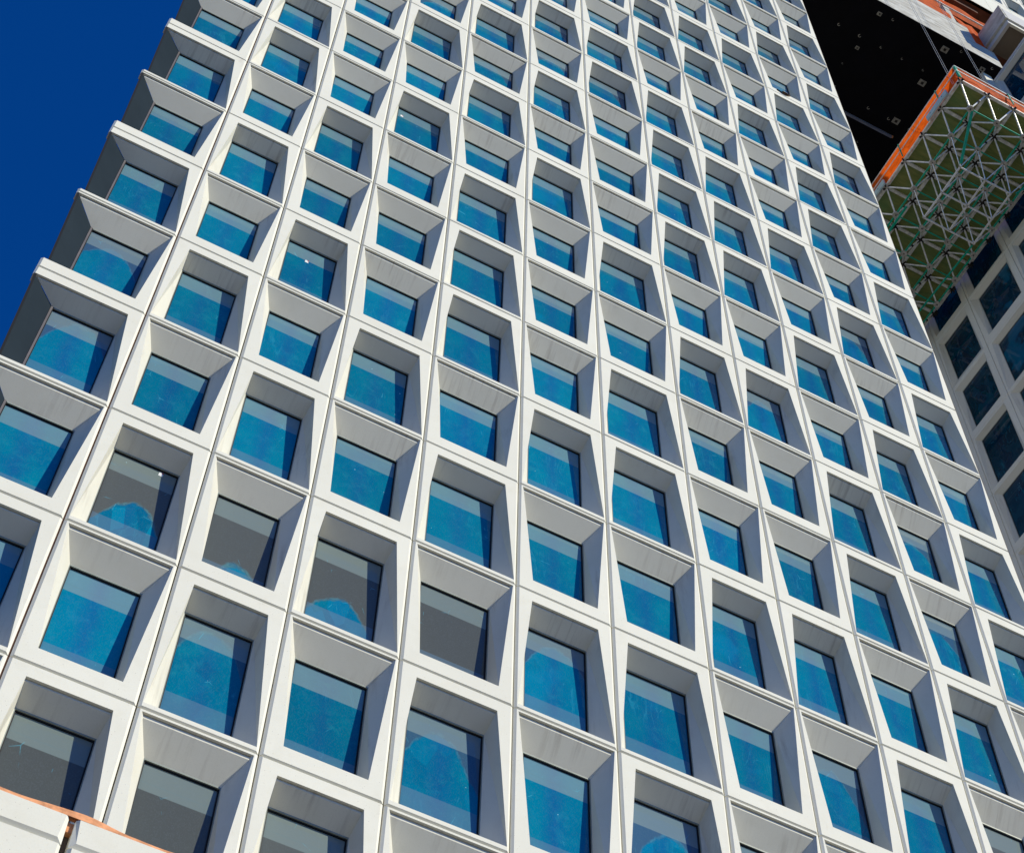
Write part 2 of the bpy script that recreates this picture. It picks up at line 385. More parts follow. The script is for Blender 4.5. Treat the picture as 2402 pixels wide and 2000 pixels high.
# corrections read off the photograph
T[(2, -2)] = 'A'; T[(2, -1)] = 'A'; T[(2, 0)] = 'A'; T[(2, 1)] = 'B'; T[(2, 2)] = 'A'; T[(2, 3)] = 'B'; T[(2, 4)] = 'A'; T[(2, 5)] = 'B'; T[(2, 6)] = 'A'; T[(2, 7)] = 'B'; T[(2, 8)] = 'A'
for r, c in zip(range(-3, 9), 'ABABAAABABAB'): T[(3, r)] = c
for r, c in zip(range(-3, 9), 'ABABAAABABAB'): pass
for r, c in {-3: 'A', -2: 'B', -1: 'A', 0: 'B', 1: 'A', 2: 'A', 3: 'A', 4: 'B', 5: 'A', 6: 'B', 7: 'A', 8: 'B'}.items(): T[(3, r)] = c
for r, c in {-4: 'A', -3: 'B', -2: 'A', -1: 'B', 0: 'A', 1: 'B', 2: 'B', 3: 'B', 4: 'A', 5: 'B', 6: 'A', 7: 'B', 8: 'A'}.items(): T[(4, r)] = c
for r, c in {-5: 'A', -4: 'B', -3: 'A', -2: 'B', -1: 'A', 0: 'B', 1: 'A', 2: 'A', 3: 'A', 4: 'B', 5: 'A', 6: 'B', 7: 'A', 8: 'B'}.items(): T[(5, r)] = c
for r, c in {-6: 'A', -5: 'A', -4: 'B', -3: 'B', -2: 'A', -1: 'A', 0: 'A', 1: 'B', 2: 'A', 3: 'B', 4: 'B', 5: 'A', 6: 'B', 7: 'B'}.items(): T[(6, r)] = c
for r, c in {-6: 'B', -5: 'B', -4: 'A', -3: 'B', -2: 'B', -1: 'B', 0: 'B', 1: 'A', 2: 'B', 3: 'A', 4: 'A', 5: 'B', 6: 'A', 7: 'A'}.items(): T[(7, r)] = c
for r, c in {-7: 'A', -6: 'B', -5: 'B', -4: 'A', -3: 'A', -2: 'B', -1: 'B', 0: 'B', 1: 'A', 2: 'B', 3: 'A', 4: 'A', 5: 'B', 6: 'A', 7: 'A'}.items(): T[(8, r)] = c
for r, c in {-8: 'B', -7: 'A', -6: 'B', -5: 'A', -4: 'B', -3: 'A', -2: 'A', -1: 'B', 0: 'A', 1: 'B', 2: 'A', 3: 'B', 4: 'B', 5: 'A', 6: 'B', 7: 'B'}.items(): T[(9, r)] = c
for r, c in {-9: 'B', -8: 'A', -7: 'B', -6: 'A', -5: 'B', -4: 'A', -3: 'B', -2: 'B', -1: 'A', 0: 'B', 1: 'A', 2: 'B', 3: 'A', 4: 'A', 5: 'B', 6: 'A'}.items(): T[(10, r)] = c
for r, c in {-10: 'B', -9: 'A', -8: 'B', -7: 'A', -6: 'B', -5: 'A', -4: 'B', -3: 'A', -2: 'A', -1: 'B', 0: 'A', 1: 'B', 2: 'A', 3: 'B', 4: 'B', 5: 'A'}.items(): T[(11, r)] = c

# camera (needed for deciding which panels show)
RC = [[0.88421335, -0.01631613, -0.46679817], [0.40589236, 0.52136216, 0.75062167], [0.23112366, -0.85317952, 0.46761797]]
FPX = 4255.6065
def proj(x, y, z):
    v = (x-CX, y-CY, z-CZ); c = [sum(RC[i][j]*v[j] for j in range(3)) for i in range(3)]
    return 1201+FPX*c[0]/c[2], 1000+FPX*c[1]/c[2]
def unproj(px, py, axis, val):
    d = ((px-1201)/FPX, (py-1000)/FPX, 1.0); v = [sum(RC[i][j]*d[i] for i in range(3)) for j in range(3)]
    o = (CX, CY, CZ); s = (val-o[axis])/v[axis]; return tuple(o[i]+s*v[i] for i in range(3))

# ------------------------------------------------------------------ main tower
D = .105
base = P(US[6], GROUND, 3.0)
tower = thing('tower_building', 'tall tower of white precast panels with deep angled window bays, filling most of the photo', 'building', base)
cells = []
for k in range(12):
    for r in range(-16, 13):
        c = [proj(US[k]+a*(US[k+1]-US[k]), r+b, 0) for a in (0, 1) for b in (0, 1)]
        xs = [q[0] for q in c]; ys = [q[1] for q in c]
        vis = max(xs) > 0 and min(xs) < 2402 and max(ys) > 0 and min(ys) < 2000
        near = max(xs) > -250 and min(xs) < 2650 and max(ys) > -250 and min(ys) < 2250
        if not (vis or near): continue
        # clipped size of the cell in the picture
        w = max(0, min(2402, max(xs))-max(0, min(xs))); h = max(0, min(2000, max(ys))-max(0, min(ys)))
        a = abs((c[2][0]-c[0][0])*(c[1][1]-c[0][1])-(c[2][1]-c[0][1])*(c[1][0]-c[0][0]))
        a *= (w/(max(xs)-min(xs)))*(h/(max(ys)-min(ys)))
        if (k, r) not in T: T[(k, r)] = 'A' if (k+r) % 2 else 'B'
        if k == 0 and r >= 8: a *= .5
        cells.append((a, k, r))
cells.sort(reverse=True)
single = set((k, r) for a, k, r in cells[:100] if a > 0)
GREY = {(1, 6): .50, (2, 6): .27, (3, 6): .42, (4, 6): -.5, (1, 8): -.5, (2, 8): -.5, (3, 8): -.5, (4, 7): .80, (6, 7): .78, (0, 4): .85, (0, 5): .95, (5, 6): .92, (10, 6): .1, (2, 7): .95, (0, 8): -.5, (8, 6): .82}
def geo_of(k):
    W = US[k+1]-US[k]
    inn = (.105, W-.105, .165, .862) if k else (.167, W-.105, .165, .862)
    return W, inn
def op_of(k, r):
    W, inn = geo_of(k); kind = T[(k, r)]; op = opening(kind, W)
    if k == 0:
        op = [(.012, op[0][1]), op[1], op[2], (.042, op[3][1])]
    return op
cache = {}
rest_p, rest_f, rest_g = MB(), MB(), MB()
pane_rng = random.Random(3)
def corner_glaze(mb, F, op, inn):
    i0, i1, w0, w1 = inn; tl, bl = op[0], op[3]
    a, b = F(tl[0], tl[1]+.008, .004), F(bl[0], bl[1], .004); c, d = F(i0, w1, D), F(i0, w0, D)
    mb.poly([a, b, c], 'corner'); mb.poly([a, c, d], 'corner')
def corner_post(mb, F, inn):
    i0, i1, w0, w1 = inn
    mb.box(F(i0-.004, w0+.002, D-.006), F(i0+.007, w1, D+.02), 'post')
    mb.box(F(i0+.007, w0+.004, D-.002), F(i0+.012, w1, D+.02), 'gasket')
def edge_trim(mb, F, op):
    tl, bl = op[0], op[3]
    a, b = F(tl[0], tl[1]+.004, 0), F(bl[0], bl[1], 0); w = Vector((S*.010, 0, 0)); e = Vector((0, S*.012, 0))
    mb.poly([a-w*.3, b-w*.3, b+w, a+w], 'gasket'); mb.poly([a-w*.3, a-w*.3+e, b-w*.3+e, b-w*.3], 'gasket'); mb.poly([a+w, b+w, b+w+e, a+w+e], 'gasket')
for a, k, r in sorted(cells, key=lambda q: (q[1], q[2])):
    W, inn = geo_of(k); kind = T[(k, r)]; op = op_of(k, r)
    F = main_frame(US[k], r)
    g0, g1 = (.0035, .0035)
    if k == 0: g0, g1 = .002, .0045
    if k == 1: g0 = .0040
    cov = GREY.get((k, r), 2.0)
    rr = pane_rng.random()
    if (k, r) not in GREY and rr < .16: cov = .78+.22*pane_rng.random()
    pv = (cov, pane_rng.random(), pane_rng.random())
    if (k, r) in single:
        o = F(0, 0, 0)
        key = (kind, k)
        if key not in cache:
            mb = MB(); panel(mb, F, W, 1.0, op, inn, D, g0, g1, corner=(k == 0)); me = mb.mesh('facade_panel', o)
            mf = MB(); win_frame(mf, F, inn, D); mfe = mf.mesh('window_frame', o)
            cache[key] = (me, mfe)
        me, mfe = cache[key]
        p_ = bpy.data.objects.new('facade_panel', me); link(p_, tower); p_.location = o-base
        f_ = bpy.data.objects.new('window_frame', mfe); link(f_, p_)
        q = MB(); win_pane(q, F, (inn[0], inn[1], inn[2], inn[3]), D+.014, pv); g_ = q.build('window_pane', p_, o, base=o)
        if k == 0:
            q = MB(); corner_glaze(q, F, op, inn); q.build('corner_glass', p_, o, base=o)
            q = MB(); corner_post(q, F, inn); q.build('corner_post', p_, o, base=o)
            q = MB(); edge_trim(q, F, op); q.build('edge_trim', p_, o, base=o)
        if (k, r) in ((1, 6), (1, -1), (2, 3), (3, 0), (10, 6), (9, 3)):
            px, py = {(1, 6): (378, 1112), (1, -1): (691, 27), (2, 3): (720, 613), (3, 0): (943, 272), (10, 6): (2323, 1943), (9, 3): (2081, 1178)}[(k, r)]
            x, y, z = unproj(px, py, 2, D+.0135); q = MB(); s = .011
            q.poly([P(x-s, y-s*1.2, z), P(x-s*1.2, y+s*1.5, z), P(x+s, y+s*1.6, z), P(x+s*.9, y-s, z)], 'paper')
            q.poly([P(x+s*.3, y-s*1.4, z-.0006), P(x+s*.3, y-s*.4, z-.0006), P(x+s, y-s*.3, z-.0006), P(x+s, y-s*1.3, z-.0006)], 'red')
            q.build('sticker', p_, o, base=o)
    else:
        panel(rest_p, F, W, 1.0, op, inn, D, g0, g1, corner=(k == 0))
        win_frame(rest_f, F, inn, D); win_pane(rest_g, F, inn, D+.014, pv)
        if k == 0: corner_glaze(rest_p, F, op, inn); corner_post(rest_p, F, inn); edge_trim(rest_p, F, op)
for mb, nm in ((rest_p, 'facade_panel'), (rest_f, 'window_frame'), (rest_g, 'window_pane')):
    o = mb.build(nm, tower); o['kind'] = 'stuff'
# sealant behind the open joints, structure behind the cladding
rmin = min(c[2] for c in cells); rmax = max(c[2] for c in cells)+1
q = MB()
for x in US[1:]:
    zs = .013 if x == 0 else .024; q.box(P(x-.02, rmin, zs), P(x+.02, rmax, .03), 'seam' if x == 0 else 'joint')
for r in range(rmin, rmax+1):
    q.box(P(US[0]+.03, r-.012, .020), P(US[12]-.005, r+.012, .0235), 'joint')
q.build('joint_sealant', tower)
q = MB()
q.box(P(.175+US[0], -16.2, .135), P(US[12]-.004, GROUND, 7.0), 'core')
q.box(P(US[0]+.17, rmax+.004, .0), P(US[12], GROUND, .13), 'plain')
q.box(P(US[0]+.17, -16.2, .0), P(US[12], rmin-.004, .13), 'plain')
q.box(P(US[12]-.002, -16.2, .062), P(US[12]+.012, GROUND, 7.0), 'plain')
q.box(P(US[0]+.17, -16.2, .14), P(US[0]+.172, GROUND, 7.0), 'plain')
q.build('inner_wall', tower)

# ------------------------------------------------------------------ side wing, facing the tower's flank
XF = 10.06
rows = [-4.175+1.228*i if i != 0 else -4.175 for i in range(-9, 12)]
ry = {-6: -11.52, -5: -10.29, -4: -9.065, -3: -7.838, -2: -6.588, -1: -5.375, 0: -4.175}
for i in range(1, 12): ry[i] = -4.175+1.228*i
wz = [(-.62, .28, -.57, .06), (.28, 1.178, .43, 1.061), (1.178, 2.073, 1.318, 1.948), (2.073, 2.83, 2.21, 2.735), (2.83, 3.70, 2.96, 3.56), (3.70, 4.60, 3.84, 4.46)]
wb = P(XF, GROUND, 2)
wing = thing('side_building', 'shaded side wing with large dark blue windows, right of the bright tower edge', 'building', wb)
wrng = random.Random(5)
wrest = [MB(), MB(), MB()]
for i in range(-6, 8):
    for ci, (z0, z1, a, b) in enumerate(wz):
        W = z1-z0; H = ry[i+1]-ry[i]; F = wing_frame(z1, ry[i], XF)
        inn = (z1-b, z1-a, .100, 1.048); d = .058
        if (i+ci) % 2: op = [(inn[0]-.09, .030), (inn[1]+.06, .030), (inn[1]+.035, 1.09), (inn[0]-.035, 1.09)]
        else: op = [(inn[0]-.045, .045), (inn[1]+.035, .045), (inn[1]+.075, H-.05), (inn[0]-.09, H-.05)]
        op = [(min(max(u, .022), W-.022), v) for u, v in op]
        c = [proj(XF, ry[i]+e*H, z0+f*W) for e in (0, 1) for f in (0, 1)]
        vis = max(q[0] for q in c) > 1850 and min(q[0] for q in c) < 2402 and max(q[1] for q in c) > 0 and min(q[1] for q in c) < 1450
        pv = (2.0, wrng.random(), wrng.random())
        mbs = [MB(), MB(), MB()] if vis else wrest
        panel(mbs[0], F, W, H, op, inn, d, .003, .003, cx=.006, cy=.006, cd=.006, groove=False)
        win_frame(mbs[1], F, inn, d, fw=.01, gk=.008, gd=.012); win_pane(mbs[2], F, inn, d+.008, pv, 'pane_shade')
        if vis:
            o = F(0, 0, 0); p_ = mbs[0].build('facade_panel', wing, o); mbs[1].build('window_frame', p_, o, base=o); mbs[2].build('window_pane', p_, o, base=o)
for mb, nm in zip(wrest, ('facade_panel', 'window_frame', 'window_pane')):
    o = mb.build(nm, wing); o['kind'] = 'stuff'
q = MB()
q.box(P(XF+.075, -11.6, -.60), P(XF+3.6, GROUND, 4.6), 'core')
q.box(P(XF+.02, ry[8]+.003, -.62), P(XF+.08, GROUND, 4.6), 'plain')
q.box(P(XF+.002, -11.62, -.66), P(XF+3.6, GROUND, -.622), 'plain')
q.box(P(XF+.002, -11.60, -.66), P(XF+3.6, -11.53, 4.6), 'plain')
q.build('inner_wall', wing)
q = MB()
q.box(P(XF-.004, -12.1, .16), P(XF-.16, ry[0], .215), 'conc'); q.build('edge_fin', wing)

# ------------------------------------------------------------------ block overhead: black soffit, raw concrete edge, open floor, precast above
YS = -11.76
bb = P(8.5, YS, 3)
block = thing('overhanging_block', 'unfinished upper block with black underside, raw concrete edge and open floor', 'building', bb)
q = MB(); q.box(P(5.0, YS, -.0175), P(XF+3.4, YS-.12, 9), 'black'); q.build('soffit', block)
q = MB()
q.box(P(5.0, YS-.004, -.02), P(XF+.10, -12.46, .12), 'fascia')
q.box(P(5.0, -12.462, -.02), P(9.83, -13.14, .12), 'fascia')
q.build('fascia_beam', block)
q = MB()
for i in range(5):
    x0 = 7.4+.62*i
    for zz in (.14, .72, 1.40, 2.08):
        pass
for (x, z, s) in [(8.08, .14, .035), (8.08, .72, .03), (9.22, .14, .055), (9.22, .72, .055), (9.22, 1.40, .055), (9.88, .13, .04), (8.9, 2.05, .05), (8.08, 1.4, .05)]:
    q = MB()
    q.box(P(x-s, YS-.002, z-s*.8), P(x+s, YS+.012, z+s*.8), 'plate')
    q.box(P(x-s*.35, YS+.012, z-s*.35), P(x+s*.35, YS+.020, z+s*.35), 'clamp')
    q.build('embed_plate', block, P(x, YS, z))
q = MB()
for x, z, r1 in [(7.65, .55, .032), (8.01, .55, .036), (8.38, .55, .026), (8.75, .55, .024), (9.12, .55, .026), (9.50, .55, .022), (8.74, 1.42, .034), (9.10, 1.42, .034), (9.47, 1.42, .034), (8.02, 1.02, .02), (8.3, .12, .03), (9.45, .05, .03), (10.0, .05, .03), (8.9, 1.95, .02)]:
    c = P(x, YS+.004, z); n = 10; r1 *= S*.72; r0 = r1*.55
    for i in range(n):
        a0, a1 = 2*math.pi*i/n, 2*math.pi*(i+1)/n
        f = lambda a, r: c+Vector((math.cos(a)*r, math.sin(a)*r, -.02))
        if i < 7 or r1 > .1: q.poly([f(a0, r0), f(a1, r0), f(a1, r1), f(a0, r1)], 'plate')
q.build('anchor_rings', block)
q = MB(); q.box(P(7.0, -14.75, .75), P(XF+3, YS-.1, .8), 'brown'); q.box(P(5.0, -14.80, -.115), P(XF+3, -14.75, .75), 'brown')
q.box(P(8.0, -14.74, -.02), P(10.4, -14.60, .06), 'brown'); q.bar(P(9.9, -14.72, -.02), P(10.15, -14.72, -.02), .12, .06, 'brown')
q.build('floor_framing', block)
q = MB(); q.box(P(9.615, -13.1, .03), P(9.735, -14.74, .20), 'fascia'); q.box(P(8.45, -13.1, .03), P(8.57, -14.74, .20), 'fascia'); q.build('concrete_post', block)
q = MB(); q.bar(P(7.0, -13.95, .0), P(10.55, -13.95, .0), .07, .07, 'steel'); q.build('guard_rail', block)
# concrete pier stub with sunk underside
q = MB()
q.box(P(10.09, -12.5, -.50), P(10.14, -13.10, .0), 'plain'); q.box(P(10.14, -12.5, -.50), P(11.2, -13.10, -.46), 'conc')
q.box(P(10.05, -12.62, -.53), P(10.088, -13.16, -.0), 'fascia'); q.box(P(10.10, -12.62, -.53), P(11.2, -13.08, -.502), 'plain')
q.box(P(10.14, -12.535, -.46), P(11.2, -13.1, -.0), 'brownc'); q.build('pier_stub', block)
# precast cladding above
upx = [7.24, 7.81, 8.38, 8.95, 9.51, 10.08, 10.65, 11.21, 11.78, 12.35]
q = MB()
for x0, x1 in zip(upx, upx[1:]):
    F = main_frame(x0, -15.685, -.12); W = x1-x0
    lowy = .935
    q.box(F(.003, 0, 0), F(W-.003, lowy, .05), 'conc')
q.build('cladding_band', block)
q = MB(); qf = MB(); qg = MB()
for x0, x1 in zip(upx, upx[1:]):
    for r in (0, 1, 2):
        W = x1-x0; F = main_frame(x0, -16.69-r, -.12); inn = (.105, W-.105, .165, .862)
        kind = 'A' if (r+int(x0*2)) % 2 else 'B'
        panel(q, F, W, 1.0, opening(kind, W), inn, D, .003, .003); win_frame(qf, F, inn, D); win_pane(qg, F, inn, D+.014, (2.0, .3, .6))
q.build('facade_panel', block); qf.build('window_frame', block); qg.build('window_pane', block)
q = MB(); q.box(P(7.24, -14.85, .02), P(13, -19.6, 4), 'core'); q.build('inner_wall', block)

# nets on the open floor: sagging sheets
def sheet(mb, f, nu, nv, m):
    for i in range(nu):
        for j in range(nv):
            mb.poly([f(i/nu, j/nv), f(i/nu, (j+1)/nv), f((i+1)/nu, (j+1)/nv), f((i+1)/nu, j/nv)], m, smooth=True)
def wav(u, v, s): return .5*math.sin(u*9*s+v*4)+.3*math.sin(u*23*s-v*9+1)+.2*math.sin(u*47*s+v*17+2)
def mknet(x0, x1, y0, y1, z, sag, seed, label):
    q = MB()
    def f(u, v):
        x = x0+(x1-x0)*u; y = y0+(y1-y0)*v+(.05*math.sin(u*6+seed)+.015*math.sin(u*17+seed))*v
        return P(x, y, z-sag*math.sin(math.pi*min(1, v*1.02))*(.7+.2*math.sin(u*5+seed+v*3)+.12*math.sin(u*14-v*6+seed)))
    sheet(q, f, 60, 12, 'net'); o = q.build('debris_net', None, P((x0+x1)/2, y0, z)); return tag(o, label, 'safety net', 'orange nets on the open floor')
mknet(7.6, 9.60, -13.14, -13.78, .05, .07, 1, 'crumpled orange net above the raw concrete edge, left of the post')
mknet(9.76, 10.12, -12.45, -13.75, .05, .06, 4, 'orange net hanging between the concrete post and grey pier stub')
mknet(9.05, 10.5, -13.98, -14.50, .07, .08, 2.5, 'bunched orange net above the white guard rail')

# loose bar hanging under the soffit
q = MB(); q.bar(P(8.2, YS+.05, 1.64), P(9.28, YS+.05, 1.63), .10, .22, 'bar'); q.box(P(9.28, YS+.035, 1.61), P(9.305, YS+.065, 1.64), 'foam')
o = q.build('steel_bar', None, P(8.7, YS+.05, 1.63)); tag(o, 'long blue-grey bar under the black soffit, beside the tower edge', 'bar')

# ------------------------------------------------------------------ suspended work platform
px0, pz0, pit, piz, YU, YL, YB = 8.356, -.325, .411, .418, -8.32, -8.0, -7.60
NX, NZ = 4, 10
pb = P(9.2, YU, 1.5)
plat = thing('suspended_platform', 'suspended work platform seen from below, silver and green space frame under plywood deck', 'work platform', pb)
xr = 9.985
q = MB(); zz = pz0
for i in range(NX):
    for j in range(NZ):
        x0 = px0+pit*i; x1 = min(px0+pit*(i+1), xr); z0 = pz0+piz*j
        q.box(P(x0+.004, YU-.03, z0+.004), P(x1-.004, YU-.045, z0+piz-.004), 'ply')
q.build('deck', plat)
U_ = lambda i, j: P(min(px0+pit*i, xr-.01), YU, pz0+piz*j)
L_ = lambda i, j: P(px0+pit*(i+.5), YL, pz0+piz*(j+.5)-.03)
def up_nodes():
    for i in range(NX+1):
        for j in range(NZ+1): yield i, j
q = MB()
for i, j in up_nodes():
    if i < NX: q.bar(U_(i, j), U_(i+1, j), .13, .12, 'alu')
    if j < NZ: q.bar(U_(i, j), U_(i, j+1), .13, .12, 'alu')
q.build('upper_chord', plat)
q = MB()
for i, j in up_nodes():
    c = U_(i, j)+Vector((0, 0, -.06))
    if i == 0 or j == 0:
        q.tube(c+Vector((0, 0, -.05)), c+Vector((0, 0, .05)), .085, 'node', 8)
        for a in range(4):
            d = Vector((math.cos(a*math.pi/2+.4), math.sin(a*math.pi/2+.4), 0)); q.bar(c+d*.05, c+d*.17, .06, .10, 'clamp')
        continue
    for a in range(8):
        d = Vector((math.cos(a*math.pi/4+.2), math.sin(a*math.pi/4+.2), 0)); q.bar(c+d*.04, c+d*.20, .05, .12, 'clamp')
    q.tube(c+Vector((0, 0, -.07)), c+Vector((0, 0, .05)), .10, 'clamp', 8)
q.build('upper_joint', plat)
qd = MB()
for i in range(NX):
    for j in range(NZ):
        for di, dj in ((0, 0), (1, 0), (0, 1), (1, 1)):
            a, b = L_(i, j), U_(i+di, j+dj); qd.tube(a, b, .036, 'steel', 7)
qd.build('diagonal_brace', plat)
q = MB()
for i in range(NX):
    for j in range(NZ):
        if i < NX-1: q.bar(L_(i, j), L_(i+1, j), .045, .06, 'green')
        if j < NZ-1: q.bar(L_(i, j), L_(i, j+1), .055, .07, 'green')
q.build('lower_chord', plat)
for i in range(NX):
    for j in range(NZ):
        c = L_(i, j); x_, y_ = proj(px0+pit*(i+.5), YL, pz0+piz*(j+.5))
        if j > 6: continue
        q = MB(); q.tube(c+Vector((0, 0, -.06)), c+Vector((0, 0, .04)), .15, 'node', 12); q.tube(c+Vector((0, 0, -.065)), c+Vector((0, 0, -.05)), .035, 'clamp', 8)
        for a in range(4):
            d = Vector((math.cos(a*math.pi/2+.78)*.07, math.sin(a*math.pi/2+.78)*.07, 0)); q.tube(c+d+Vector((0, 0, -.06)), c+d+Vector((0, 0, -.05)), .014, 'clamp', 6)
        q.build('node_plate', plat, c)
# lower hanging square frame (2 x 2)
sx0, sz0, sp = 8.745, .465, .39
Bn = lambda i, j: P(sx0+sp*i, YB, sz0+.40*j)
q = MB()
for i in range(3):
    for j in range(3):
        if i < 2: q.bar(Bn(i, j), Bn(i+1, j), .06, .08, 'steel')
        if j < 2: q.bar(Bn(i, j), Bn(i, j+1), .06, .08, 'steel')
        q.tube(Bn(i, j)+Vector((0, 0, -.03)), Bn(i, j)+Vector((0, 0, .06)), .06 if (i, j) != (1, 1) else .11, 'node', 8)
        for di, dj in ((0, 0), (1, 0), (0, 1), (1, 1)):
            li, lj = i+di, j+dj
            if 0 <= li < NX and 0 <= lj < NZ and (L_(li, lj)-Bn(i, j)).length < 2.2: q.tube(Bn(i, j), L_(li, lj), .024, 'steel', 6)
q.build('lower_frame', plat)
# green stays
q = MB(); q.bar(P(8.60, YL, -.14), P(8.735, YB-.02, .43), 10.0*.01, .10, 'green'); q.tube(P(8.735, YB-.02, .43), Bn(0, 0), .02, 'steel'); q.build('green_stay', plat)
q = MB(); q.bar(P(8.58, YL+.1, 1.33), P(8.58, YL+.1, 2.3), .085, .085, 'green'); q.build('green_stay', plat)
q = MB(); q.bar(P(9.53, YB-.02, 1.30), P(9.57, YL+.12, 3.0), .06, .06, 'green'); q.build('green_stay', plat)
q = MB(); q.bar(P(8.42, YL+.05, 2.0), P(8.86, YL+.05, 2.02), .05, .05, 'steel'); q.bar(P(8.50, YL+.03, 2.9), P(9.2, YL+.03, 2.5), .05, .05, 'steel'); q.build('loose_tube', plat)
for i in range(NX):
    for j in range(NZ):
        if (i*3+j*5) % 4 == 0:
            q = MB(); a_, b_ = L_(i, j), U_(i+1, j); m_ = a_.lerp(b_, .5); q.tube(m_-(b_-a_)*.04, m_+(b_-a_)*.04, .062, 'clamp', 6); q.build('coupler', plat, m_)
q = MB(); q.bar(P(9.60, YB-.04, .44), P(9.88, YL+.02, .28), .05, .05, 'green'); q.build('green_stay', plat)
# guard rails and posts, net
YR = -8.68
q = MB()
for yy in (YR, YR+.16):
    q.tube(P(px0-.05, yy, pz0-.05), P(px0-.05, yy, pz0+piz*9), .026, 'steel', 6); q.tube(P(px0-.05, yy, pz0-.05), P(xr+.05, yy, pz0-.05), .026, 'steel', 6)
q.tube(P(px0-.02, YU, pz0-.01), P(px0-.02, YU, pz0+piz*9), .03, 'steel', 6); q.tube(P(px0-.02, YU, pz0-.01), P(xr, YU, pz0-.01), .03, 'steel', 6)
q.build('guard_rail', plat)
for x, z, w in [(px0-.04, pz0-.04, .16), (px0-.06, .03, .07), (px0-.06, .88, .07), (px0-.06, 1.7, .07), (9.15, pz0-.06, .07), (9.75, pz0-.06, .07)]:
    q = MB(); q.bar(P(x, YU, z), P(x, YR-.01, z), w*.6, .05, 'green', Vector((1, 0, 0)))
    if w > .1: q.bar(P(x+.03, YU, z), P(x+.03, YR-.01, z), .05, .05, 'green', Vector((1, 0, 0)))
    q.build('guard_post', plat)
q = MB()
def fl(u, v):
    z = pz0-.03+u*piz*9.2; y = YU+.02+(YR-.02-YU)*v; return P(px0-.004-.044*v+.022*math.sin(math.pi*v)*(1+.8*wav(u*3, v, 1)), y+.006*math.sin(u*50)*(1-v), z)
def ff(u, v):
    x = px0-.04+u*(xr+.1-px0); y = YU+.02+(YR-.02-YU)*v; return P(x, y+.006*math.sin(u*30)*(1-v), pz0-.004-.044*v+.022*math.sin(math.pi*v)*(1+.7*wav(u*2, v, 1)))
sheet(q, fl, 110, 6, 'net'); sheet(q, ff, 50, 6, 'net'); q.build('orange_net', plat)
# hoist cables
for x in (8.30, 8.34, 9.02, 9.06):
    q = MB(); q.tube(P(x, YU, -.24), P(x, -17, -.24), .0085, 'cable', 6); q.build('hoist_cable', plat)
# pale boards leaning on the edge
for (a, b, lab) in (((-.12), .31, 'pale blue board tied to the platform edge near its upper corner'), (1.30, 1.95, 'pale blue board tied to the platform edge beside the tower')):
    q = MB(); q.box(P(px0-.052, -8.40, a), P(px0-.075, -8.27, b), 'board')
    for t_ in (.2, .8): q.box(P(px0-.077, -8.345, a+(b-a)*t_-.008), P(px0-.0755, -8.33, a+(b-a)*t_+.008), 'clamp')
    q.box(P(px0-.05, -8.42, a+.02), P(px0-.03, -8.395, b-.02), 'clamp')
    o = q.build('plank', None, P(px0-.06, -8.3, a)); tag(o, lab, 'board', 'boards on the platform edge')

# ------------------------------------------------------------------ parapet wall at the lower left
ZP = -.35
pwb = P(.4, GROUND, ZP)
pw = thing('parapet_wall', 'plain white panel wall with wide joints in the lower left corner', 'wall', pwb)
ytop = 9.072
def plainp(x0, x1, y0, y1):
    q = MB(); F = main_frame(x0, y0, ZP); W = x1-x0; H = y1-y0; cx, cy, cd = .022, .018, .014
    R = [(0, 0), (W, 0), (W, H), (0, H)]; Q = [(cx*.6, .002), (W-cx*.6, .002), (W-cx, H-cy), (cx, H-cy)]
    q.poly([F(*Q[3], 0), F(*Q[2], 0), F(*Q[1], 0), F(*Q[0], 0)], 'conc')
    for i in range(4):
        j = (i+1) % 4; q.poly([F(*R[j], cd), F(*R[i], cd), F(*Q[i], 0), F(*Q[j], 0)], 'conc'); q.poly([F(*R[j], .09), F(*R[i], .09), F(*R[i], cd), F(*R[j], cd)], 'conc')
    q.poly([F(0, 0, .09), F(W, 0, .09), F(W, H, .09), F(0, H, .09)], 'conc')
    q.build('wall_panel', pw, F(0, 0, 0))
for x0, x1 in ((-2.6, -1.1), (-1.09, .392), (.418, 1.92), (1.935, 3.4), (3.41, 4.9), (4.91, 6.36)):
    plainp(x0, x1, ytop, 9.205); plainp(x0, x1, 9.212, 10.4); plainp(x0, x1, 10.41, 12.0); plainp(x0, x1, 12.01, GROUND)
q = MB(); q.box(P(-2.6, ytop+.02, ZP+.055), P(6.36, GROUND, ZP+.07), 'joint'); q.build('joint_sealant', pw)
q = MB()
def fo(u, v):
    x = -2.6+8.9*u; h = .016+.010*abs(math.sin(x*5.1))*(.3+max(0, math.sin(x*1.7+.9)))+.022*math.exp(-((x-.47)/.09)**2)+.004*math.sin(x*23)
    return P(x, ytop-h*math.sin(math.pi*min(1, v+.02))**.6+(.006 if v == 0 else 0), ZP+.003+.022*v)
sheet(q, fo, 260, 6, 'foam'); q.box(P(.39, ytop+.004, ZP+.03), P(.42, ytop+.05, ZP+.06), 'foam')
for x in (.62, .66, 1.02, 1.6):
    q.box(P(x, ytop-.02, ZP+.015), P(x+.008, ytop+.006, ZP+.03), 'clamp')
o = q.build('orange_wrap', None, P(.4, ytop, ZP+.05)); tag(o, 'orange sheet tucked along the top of the lower left wall', 'sheeting')

